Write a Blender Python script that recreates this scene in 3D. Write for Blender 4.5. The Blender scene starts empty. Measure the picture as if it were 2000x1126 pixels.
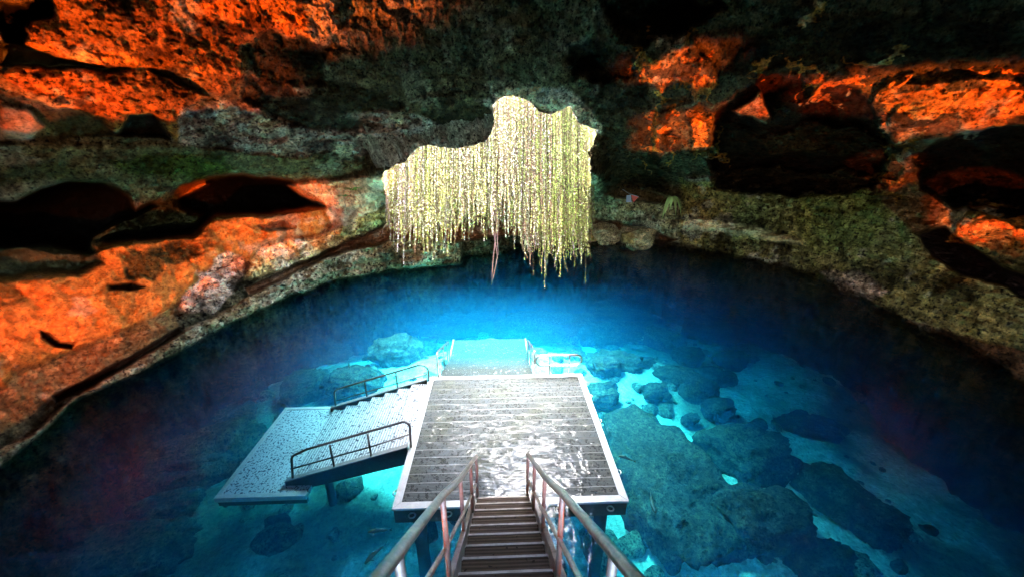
import bpy, bmesh, math, random
import numpy as np
from math import radians, sin, cos, pi, tan, atan, atan2, sqrt, exp
from mathutils import Vector, Matrix
random.seed(4); np.random.seed(4)
sc = bpy.context.scene
col = sc.collection

# ------------------------------------------------------------------ camera
FPX, H = 760.0, 5.08                      # focal length in pixels of the 2000 px wide photograph, eye height over the water
PITCH, ROLL, YAW = radians(20.85), radians(-.05), radians(-2.17)
def _axes():
    cp, sp = cos(PITCH), sin(PITCH)
    F = np.array([0, cp, -sp]); R = np.array([1., 0, 0]); U = np.array([0, sp, cp])
    R, U = R*cos(ROLL)+U*sin(ROLL), -R*sin(ROLL)+U*cos(ROLL)
    Rz = np.array([[cos(YAW), -sin(YAW), 0], [sin(YAW), cos(YAW), 0], [0, 0, 1]])
    return Rz@F, Rz@R, Rz@U
CF, CR, CU = _axes(); CC = np.array([0, 0, H])
cam = bpy.data.cameras.new('camera'); camo = bpy.data.objects.new('camera', cam); col.objects.link(camo)
m = Matrix([[CR[i], CU[i], -CF[i], CC[i]] for i in range(3)] + [[0, 0, 0, 1]])
camo.matrix_world = m
cam.sensor_width = 36; cam.lens = FPX/2000*36; cam.clip_start = .05; cam.clip_end = 500
sc.camera = camo
def bp(u, v, z=None, Y=None, X=None):     # pixel -> point of the place on a level, or on an upright plane
    d = CF+CR*(u-1000)/FPX-CU*(v-563)/FPX
    t = (z-H)/d[2] if z is not None else (Y/d[1] if Y is not None else X/d[0])
    return CC+d*t

# ------------------------------------------------------------------ daylight
SUN_EL, SUN_ROT = radians(80), radians(5)
w = bpy.data.worlds.new('World'); sc.world = w; w.use_nodes = True
nt = w.node_tree; nt.nodes.clear()
sky = nt.nodes.new('ShaderNodeTexSky'); sky.sky_type = 'NISHITA'; sky.sun_disc = False
sky.sun_elevation = SUN_EL; sky.sun_rotation = SUN_ROT; sky.air_density = 1.0; sky.dust_density = 3.0
bg = nt.nodes.new('ShaderNodeBackground'); bg.inputs['Strength'].default_value = .05
wo = nt.nodes.new('ShaderNodeOutputWorld')
nt.links.new(sky.outputs[0], bg.inputs['Color']); nt.links.new(bg.outputs[0], wo.inputs['Surface'])
sun = bpy.data.lights.new('sun', 'SUN'); sun.energy = .5; sun.angle = radians(70); sun.color = (1, .9, .78)
suno = bpy.data.objects.new('sun', sun); col.objects.link(suno)
sd = Vector((sin(SUN_ROT)*cos(SUN_EL), cos(SUN_ROT)*cos(SUN_EL), sin(SUN_EL)))
suno.rotation_euler = sd.to_track_quat('Z', 'Y').to_euler(); suno.location = (0, 0, 30)
sc.view_settings.view_transform = 'Standard'; sc.view_settings.look = 'None'
sc.view_settings.gamma = 1; sc.view_settings.use_curve_mapping = False
sc.view_settings.exposure = 7.4
cy = sc.cycles
cy.max_bounces = 8; cy.diffuse_bounces = 4; cy.glossy_bounces = 3; cy.transmission_bounces = 2
cy.transparent_max_bounces = 16; cy.volume_bounces = 2; cy.use_denoising = True
cy.caustics_reflective = False; cy.caustics_refractive = False; cy.sample_clamp_indirect = 1.0

# the orange floodlights of the cave
def spot(name, loc, to, watts, ang, blend=.5, c=(1, .17, .012), rad=.12):
    l = bpy.data.lights.new(name, 'SPOT'); l.energy = watts; l.spot_size = radians(ang); l.spot_blend = blend
    l.color = c; l.shadow_soft_size = rad
    o = bpy.data.objects.new(name, l); col.objects.link(o); o.location = loc
    o.rotation_euler = (Vector(loc)-Vector(to)).to_track_quat('Z', 'Y').to_euler()
    return o
LA, LB, LR = (-3.2, 1.0, 2.6), (-5.3, 3.2, 2.0), (3.0, .5, 2.6)
LAMPS = [
    ('floodlight', LA, (-8.3, 6.0, 1.8), 18, 23, .5), ('floodlight', LA, (-7.83, 7.47, 2.2), 24, 20, .5), ('floodlight', LA, (-7.61, 8.93, 2.5), 30, 18, .5),
    ('floodlight', LA, (-7.31, 10.77, 2.75), 40, 16, .5), ('floodlight', LA, (-6.7, 12.7, 2.75), 60, 14, .5), ('floodlight', LA, (-8.4, 6.8, 1.35), 10, 22, .7),
    ('floodlight', LB, (-2.9, 3.5, 5.9), 22, 40, .3), ('floodlight', LB, (-1.6, 3.7, 6.0), 32, 14, .3), ('floodlight', LB, (-4.4, 5.1, 5.5), 19, 38, .3),
    ('floodlight', LR, (2.3, 5.2, 5.85), 45, 12, .4), ('floodlight', LR, (3.4, 8.2, 5.45), 70, 9, .4), ('floodlight', LR, (4.3, 9.8, 5.2), 150, 12, .4),
    ('floodlight', LR, (5.6, 5.0, 5.35), 58, 24, .3), ('floodlight', LR, (4.43, 5.61, 5.76), 40, 10, .4), ('floodlight', LR, (4.27, 6.94, 5.54), 40, 9, .4),
    ('floodlight', LR, (11.0, 10.9, 4.3), 80, 7, .4), ('floodlight', LR, (10.9, 8.2, 3.3), 100, 8, .3), ('floodlight', LB, (-6.2, 5.7, 5.3), 6, 14, .4),
    ('floodlight', (-2.4, .6, 2.2), (-.4, 2.4, 2.0), 3.0, 70, .6),
    ('floodlight', (2.6, .6, 2.2), (.5, 2.4, 2.0), 3.0, 70, .6),
]
for a in LAMPS: spot(*a)
# ------------------------------------------------------------------ helpers
def tag(o, label=None, cat=None, group=None, kind=None):
    if label: o['label'] = label
    if cat: o['category'] = cat
    if group: o['group'] = group
    if kind: o['kind'] = kind
    return o
def empty(name, loc=(0, 0, 0), label=None, cat=None, group=None):
    o = bpy.data.objects.new(name, None); col.objects.link(o); o.location = loc; o.empty_display_size = .2
    return tag(o, label, cat, group)
class MB:                                  # collects shapes for ONE mesh (world coordinates)
    def __init__(s): s.v = []; s.f = []; s.c = []
    def add(s, vs, fs, c=None):
        n = len(s.v); s.v += [tuple(map(float, p)) for p in vs]; s.f += [tuple(i+n for i in q) for q in fs]
        s.c += [c or (1, 1, 1)]*len(vs)
    def box(s, a, b, c=None):
        x0, y0, z0 = a; x1, y1, z1 = b
        s.add([(x0,y0,z0),(x1,y0,z0),(x1,y1,z0),(x0,y1,z0),(x0,y0,z1),(x1,y0,z1),(x1,y1,z1),(x0,y1,z1)],
              [(3,2,1,0),(4,5,6,7),(0,1,5,4),(1,2,6,5),(2,3,7,6),(3,0,4,7)], c)
    def prism(s, poly, axis, a, b):        # outline extruded along an axis (0 = x: outline is (y, z))
        n = len(poly)
        def P(q, t): return (t, q[0], q[1]) if axis == 0 else ((q[0], t, q[1]) if axis == 1 else (q[0], q[1], t))
        s.add([P(q, a) for q in poly]+[P(q, b) for q in poly],
              [tuple(range(n))[::-1], tuple(range(n, 2*n))]+[(i, (i+1) % n, n+(i+1) % n, n+i) for i in range(n)])
    def tube(s, pts, r, seg=10, c=None, caps=True):
        pts = [Vector([float(x) for x in p]) for p in pts]; rs = r if isinstance(r, (list, tuple)) else [r]*len(pts)
        vs = []; up = None
        for i, p in enumerate(pts):
            d = (pts[min(i+1, len(pts)-1)]-pts[max(i-1, 0)]).normalized()
            if up is None: up = Vector((0, 0, 1)) if abs(d.z) < .9 else Vector((1, 0, 0))
            a = d.cross(up).normalized(); b = a.cross(d).normalized(); up = b
            for k in range(seg):
                t = 2*pi*k/seg; vs.append(p+(a*cos(t)+b*sin(t))*rs[i])
        fs = [(i*seg+k, i*seg+(k+1) % seg, (i+1)*seg+(k+1) % seg, (i+1)*seg+k) for i in range(len(pts)-1) for k in range(seg)]
        if caps: fs += [tuple(range(seg))[::-1], tuple(range((len(pts)-1)*seg, len(pts)*seg))]
        s.add(vs, fs, c)
    def build(s, name, mat, parent=None, smooth=False, bevel=0, colors=False):
        me = bpy.data.meshes.new(name)
        pm = parent.matrix_world.translation if parent else Vector((0, 0, 0))
        org = Vector((0, 0, 0))
        if parent:
            org = Vector(WORLD.get(parent.name, (0, 0, 0)))
        me.from_pydata([(x-org.x, y-org.y, z-org.z) for x, y, z in s.v], [], s.f); me.update()
        if colors:
            a = me.color_attributes.new('col', 'FLOAT_COLOR', 'POINT')
            a.data.foreach_set('color', np.array([(*q, 1) for q in s.c], np.float32).ravel())
        if smooth: me.polygons.foreach_set('use_smooth', [True]*len(me.polygons))
        if mat: me.materials.append(mat)
        o = bpy.data.objects.new(name, me); col.objects.link(o)
        if parent: o.parent = parent
        WORLD[o.name] = tuple(org)
        if bevel:
            b = o.modifiers.new('bevel', 'BEVEL'); b.width = bevel; b.segments = 2; b.limit_method = 'ANGLE'
        return o
WORLD = {}
def root(name, loc, label, cat, group=None):
    o = empty(name, loc, label, cat, group); WORLD[o.name] = tuple(loc); return o
def grid_mesh(name, P, keep=None, colr=None, mat=None, smooth=True, rest=None, rgh=None):
    ny, nx = P.shape[:2]; idx = np.arange(ny*nx).reshape(ny, nx)
    q = np.stack([idx[:-1, :-1], idx[:-1, 1:], idx[1:, 1:], idx[1:, :-1]], -1).reshape(-1, 4)
    if keep is not None: q = q[keep.ravel()]
    me = bpy.data.meshes.new(name); V = P.reshape(-1, 3).astype(np.float32)
    me.vertices.add(len(V)); me.vertices.foreach_set('co', V.ravel())
    me.loops.add(q.size); me.loops.foreach_set('vertex_index', q.ravel().astype(np.int32))
    me.polygons.add(len(q)); me.polygons.foreach_set('loop_start', np.arange(0, q.size, 4, dtype=np.int32))
    me.polygons.foreach_set('loop_total', np.full(len(q), 4, np.int32))
    me.update(calc_edges=True)
    if smooth: me.polygons.foreach_set('use_smooth', np.ones(len(q), bool))
    if colr is not None:
        a = me.color_attributes.new('col', 'FLOAT_COLOR', 'POINT')
        c4 = np.ones((len(V), 4), np.float32); c4[:, :3] = colr.reshape(-1, 3); a.data.foreach_set('color', c4.ravel())
    rs = me.attributes.new('rest', 'FLOAT_VECTOR', 'POINT'); rs.data.foreach_set('vector', (P if rest is None else rest).reshape(-1).astype(np.float32))
    ra = me.attributes.new('rgh', 'FLOAT', 'POINT'); ra.data.foreach_set('value', np.ones(len(V), np.float32) if rgh is None else rgh.ravel().astype(np.float32))
    if mat: me.materials.append(mat)
    o = bpy.data.objects.new(name, me); col.objects.link(o); return o
# numpy gradient-free value noise
def _hash(ix, iy, iz, seed):
    h = (ix.astype(np.uint32)*np.uint32(374761393)+iy.astype(np.uint32)*np.uint32(668265263)+iz.astype(np.uint32)*np.uint32(2147483647)+np.uint32(seed*974711+13))
    h = (h ^ (h >> np.uint32(13)))*np.uint32(1274126177); h = (h ^ (h >> np.uint32(16)))*np.uint32(2246822519)
    return ((h ^ (h >> np.uint32(15))) & np.uint32(0xffffff)).astype(np.float32)/np.float32(0xffffff)
def vnoise(P, seed=0):
    P = P.astype(np.float32); I = np.floor(P); fr = P-I; I = I.astype(np.int64)
    fr = fr*fr*fr*(fr*(fr*6-15)+10)
    x, y, z = [I[..., k] for k in range(3)]; fx, fy, fz = [fr[..., k] for k in range(3)]
    def L(a, b, t): return a+(b-a)*t
    r = []
    for dz in (0, 1):
        r.append(L(L(_hash(x, y, z+dz, seed), _hash(x+1, y, z+dz, seed), fx), L(_hash(x, y+1, z+dz, seed), _hash(x+1, y+1, z+dz, seed), fx), fy))
    return L(r[0], r[1], fz)*2-1
def fbm(P, scale, octs=4, seed=0, gain=.5, ridged=False):
    s = 0; a = 1; t = 0
    for k in range(octs):
        n = vnoise(P*(scale*2.03**k)+17.3*k, seed+k)
        if ridged: n = 1-2*np.abs(n)
        s = s+a*n; t += a; a *= gain
    return s/t
def sdpoly(u, v, poly):                    # signed distance, negative inside
    p = np.array(poly, float); d2 = np.full(u.shape, 1e12); ins = np.zeros(u.shape, bool)
    for i in range(len(p)):
        a, b = p[i], p[(i+1) % len(p)]; e = b-a
        wx, wy = u-a[0], v-a[1]; t = np.clip((wx*e[0]+wy*e[1])/max(e@e, 1e-9), 0, 1)
        d2 = np.minimum(d2, (wx-e[0]*t)**2+(wy-e[1]*t)**2)
        c = ((a[1] <= v) & (b[1] > v)) | ((b[1] <= v) & (a[1] > v))
        xx = a[0]+(v-a[1])/(b[1]-a[1] if b[1] != a[1] else 1e-9)*e[0]
        ins ^= c & (u < xx)
    d = np.sqrt(d2); return np.where(ins, -d, d)
def sstep(a, b, x):
    t = np.clip((x-a)/(b-a), 0, 1); return t*t*(3-2*t)
# ------------------------------------------------------------------ materials
def mat(name):
    m = bpy.data.materials.new(name); m.use_nodes = True; n = m.node_tree; n.nodes.clear()
    out = n.nodes.new('ShaderNodeOutputMaterial'); b = n.nodes.new('ShaderNodeBsdfPrincipled')
    n.links.new(b.outputs[0], out.inputs['Surface']); return m, n, b, out
def N(n, t, **k):
    x = n.nodes.new(t)
    for a, v in k.items():
        if a in ('operation', 'blend_type', 'data_type', 'noise_dimensions', 'wave_type', 'bands_direction', 'wave_profile', 'attribute_name', 'feature', 'noise_type', 'vector_type'): setattr(x, a, v)
        else: x.inputs[a.replace('_', ' ')].default_value = v
    return x
def coords(n): return n.nodes.new('ShaderNodeNewGeometry').outputs['Position']
def ramp(n, fac, stops):
    r = n.nodes.new('ShaderNodeValToRGB'); e = r.color_ramp.elements
    while len(e) < len(stops): e.new(.5)
    for k, (p, c) in enumerate(stops):
        e[k].position = p; e[k].color = (*c, 1) if len(c) == 3 else c
    n.links.new(fac, r.inputs[0]); return r.outputs[0]
def mul(n, a, b, t='MULTIPLY', fac=1):
    x = n.nodes.new('ShaderNodeMix'); x.data_type = 'RGBA'; x.blend_type = t
    if hasattr(fac, 'is_linked'): n.links.new(fac, x.inputs[0])
    else: x.inputs[0].default_value = fac
    for s, i in ((a, 6), (b, 7)):
        if hasattr(s, 'is_linked'): n.links.new(s, x.inputs[i])
        else: x.inputs[i].default_value = (*s, 1)
    return x.outputs[2]
def bump(n, b, h, strength, dist):
    x = n.nodes.new('ShaderNodeBump'); x.inputs['Strength'].default_value = strength; x.inputs['Distance'].default_value = dist
    n.links.new(h, x.inputs['Height']); n.links.new(x.outputs[0], b.inputs['Normal'])

def rock_mat(name, use_attr=True, base=(.3, .3, .3), bs=1.0):
    m, n, b, out = mat(name); P = N(n, 'ShaderNodeAttribute', attribute_name='rest').outputs['Vector']
    if use_attr: c = N(n, 'ShaderNodeAttribute', attribute_name='col').outputs['Color']
    else:
        r = n.nodes.new('ShaderNodeRGB'); r.outputs[0].default_value = (*base, 1); c = r.outputs[0]
    n1 = N(n, 'ShaderNodeTexNoise', Scale=7*bs, Detail=9, Roughness=.68); n.links.new(P, n1.inputs['Vector'])
    n2 = N(n, 'ShaderNodeTexNoise', Scale=30*bs, Detail=6, Roughness=.7); n.links.new(P, n2.inputs['Vector'])
    v1 = ramp(n, n1.outputs[0], [(.3, (.25,)*3), (.5, (.85,)*3), (.7, (1.9,)*3)])
    v2 = ramp(n, n2.outputs[0], [(.33, (.25,)*3), (.45, (.9,)*3), (.72, (1.45,)*3)])
    rg = N(n, 'ShaderNodeAttribute', attribute_name='rgh').outputs['Fac']
    n3 = N(n, 'ShaderNodeTexNoise', Scale=15*bs, Detail=4, Roughness=.6); n.links.new(P, n3.inputs['Vector'])
    v3 = ramp(n, n3.outputs[0], [(.36, (.18,)*3), (.46, (1.0,)*3), (.66, (1.3,)*3)])
    c = mul(n, c, mul(n, mul(n, v1, v2), v3), 'MULTIPLY', rg)
    n.links.new(c, b.inputs['Base Color']); b.inputs['Roughness'].default_value = .8; b.inputs['Specular IOR Level'].default_value = .04
    ad = N(n, 'ShaderNodeMath', operation='MULTIPLY_ADD'); n.links.new(n2.outputs[0], ad.inputs[0]); ad.inputs[1].default_value = .35
    n.links.new(n1.outputs[0], ad.inputs[2]); hm = N(n, 'ShaderNodeMath', operation='MULTIPLY'); n.links.new(ad.outputs[0], hm.inputs[0]); n.links.new(rg, hm.inputs[1]); bump(n, b, hm.outputs[0], 1.0, .14)
    return m
M_ROCK = rock_mat('limestone')
M_BOULDER = rock_mat('drowned_rock', True)
M_SAND = rock_mat('pale_sand', True, bs=.5)

def simple(name, c, rough, metal=0, noise=0, ns=40, bumpd=0, spec=.5):
    m, n, b, out = mat(name); b.inputs['Roughness'].default_value = rough; b.inputs['Metallic'].default_value = metal
    b.inputs['Specular IOR Level'].default_value = spec
    P = coords(n); t = N(n, 'ShaderNodeTexNoise', Scale=ns, Detail=5, Roughness=.65); n.links.new(P, t.inputs['Vector'])
    v = ramp(n, t.outputs[0], [(.3, (1-noise,)*3), (.7, (1+noise*.6,)*3)])
    n.links.new(mul(n, c, v), b.inputs['Base Color'])
    if bumpd: bump(n, b, t.outputs[0], .6, bumpd)
    return m
M_STEEL = simple('brushed_steel', (.50, .46, .43), .3, 1, .35, 25)
M_RAIL = simple('weathered_handrail', (.50, .40, .32), .34, 1, .4, 22)
M_DARKSTEEL = simple('dark_steel', (.10, .09, .09), .45, .6, .3, 25)
M_WHITE = simple('white_trim', (.46, .45, .48), .5, 0, .18, 14)
M_UNDER = simple('dark_timber', (.05, .045, .04), .8, 0, .4, 12, .01)
M_SUB = simple('pale_joist', (.19, .19, .205), .7, 0, .2, 20)
def deck_mat(name, c, groove, axis, speck=.35, dark=(.02, .02, .02), stain=True, sscale=21, gd=.55):
    m, n, b, out = mat(name); P = coords(n)
    sp = N(n, 'ShaderNodeSeparateXYZ'); n.links.new(P, sp.inputs[0])
    mm = N(n, 'ShaderNodeMath', operation='MULTIPLY'); n.links.new(sp.outputs[axis], mm.inputs[0]); mm.inputs[1].default_value = 2*pi/groove
    sn = N(n, 'ShaderNodeMath', operation='SINE'); n.links.new(mm.outputs[0], sn.inputs[0])
    g = ramp(n, sn.outputs[0], [(0, (gd,)*3), (.5, (1.05,)*3)])
    t = N(n, 'ShaderNodeTexNoise', Scale=2.2, Detail=6, Roughness=.65); n.links.new(P, t.inputs['Vector'])
    v = ramp(n, t.outputs[0], [(.3, (.86,)*3), (.7, (1.12,)*3)])
    cc = mul(n, mul(n, c, g), v)
    if stain:
        t3 = N(n, 'ShaderNodeTexNoise', Scale=1.3, Detail=3); n.links.new(P, t3.inputs['Vector'])
        cc = mul(n, cc, mul(n, cc, (1.06, 1.04, .88)), 'MIX', ramp(n, t3.outputs[0], [(.5, (0,)*3), (.62, (1,)*3)]))
    vo = N(n, 'ShaderNodeTexNoise', Scale=sscale, Detail=2, Roughness=.6); n.links.new(P, vo.inputs['Vector'])
    cc = mul(n, dark, cc, 'MIX', ramp(n, vo.outputs[0], [(speck, (0,)*3), (speck+.03, (1,)*3)]))
    n.links.new(cc, b.inputs['Base Color']); b.inputs['Roughness'].default_value = .75; b.inputs['Specular IOR Level'].default_value = .12
    bump(n, b, sn.outputs[0], .5, .006 if gd < .8 else .001)
    return m
M_DECK = deck_mat('grooved_deck_board', (.090, .092, .098), .028, 1, .41)
M_SIDE = deck_mat('speckled_panel', (.44, .45, .50), .05, 0, .38, (.05, .045, .06), False, 18)
M_PANEL = deck_mat('speckled_floor', (.47, .49, .55), .05, 0, .415, (.06, .055, .075), False, 24, .95)
M_TREAD = deck_mat('worn_tread', (.075, .054, .042), .034, 1, .3, (.02, .015, .012))
M_FAR = deck_mat('pale_step_tread', (.04, .045, .045), .05, 1, .34, (.12, .12, .13), False, 14)

# water: clear surface over an absorbing, faintly scattering body
def water_mat():
    m, n, b, out = mat('spring_water'); n.nodes.remove(b); P = coords(n)
    tr = N(n, 'ShaderNodeBsdfTransparent'); gl = N(n, 'ShaderNodeBsdfGlossy', Roughness=.01)
    fr = N(n, 'ShaderNodeFresnel', IOR=1.235); mx = N(n, 'ShaderNodeMixShader')
    t1 = N(n, 'ShaderNodeTexNoise', Scale=2.8, Detail=3, Roughness=.5, Distortion=1.8); n.links.new(P, t1.inputs['Vector'])
    bu = N(n, 'ShaderNodeBump', Strength=.5, Distance=.05); n.links.new(t1.outputs[0], bu.inputs['Height'])
    n.links.new(bu.outputs[0], gl.inputs['Normal']); n.links.new(bu.outputs[0], fr.inputs['Normal'])
    n.links.new(fr.outputs[0], mx.inputs[0]); n.links.new(tr.outputs[0], mx.inputs[1]); n.links.new(gl.outputs[0], mx.inputs[2])
    n.links.new(mx.outputs[0], out.inputs['Surface'])
    ab = N(n, 'ShaderNodeVolumeAbsorption', Density=1.0); ab.inputs['Color'].default_value = (1-WA[0], 1-WA[1], 1-WA[2], 1)
    vs = N(n, 'ShaderNodeVolumeScatter', Density=WS[0], Anisotropy=.2); vs.inputs['Color'].default_value = (*WS[1], 1)
    ad = n.nodes.new('ShaderNodeAddShader'); n.links.new(ab.outputs[0], ad.inputs[0]); n.links.new(vs.outputs[0], ad.inputs[1])
    n.links.new(ad.outputs[0], out.inputs['Volume'])
    return m
WA = (.52, .042, .008); WS = (.062, (.02, .45, 1))
M_WATER = water_mat()

# ------------------------------------------------------------------ the cave shell
SHORE = [(0,900),(60,860),(150,775),(250,735),(340,690),(450,630),(550,585),(650,548),(760,528),(860,510),(960,500),(1100,487),(1200,478),(1280,478),(1400,490),(1500,510),(1600,545),(1700,590),(1800,640),(1900,690),(2000,745)]
_s = np.array([bp(u, v, z=0) for u, v in SHORE]); _az = np.arctan2(_s[:, 0], _s[:, 1]); _r = np.hypot(_s[:, 0], _s[:, 1])
_az = np.concatenate([[-pi, -2.6, -1.9, -1.4], _az, [1.5, 2.1, 2.7, pi]]); _r = np.concatenate([[4.5, 4.8, 6.5, 8.5], _r, [10.5, 7.0, 5.0, 4.5]])
def shore_r(a): return np.interp(a, _az, _r)

LIT_TAN = (.44, .22, .06); GREEN = (.09, .13, .06); DKG = (.07, .08, .05); LILAC = (.42, .40, .47); BLACK = (.006, .005, .005)  # tan holds painted lamp glow; black paints recess shade and a dark streak
PALE = (1.1, .84, .72); BROWN = (.10, .06, .032); OLIVE = (.36, .36, .13); RUST = (.30, .14, .08); LIT_ISL = (.62, .30, .08); OCHRE = (.40, .30, .15)  # the island colour holds painted orange lamp glow
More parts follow.
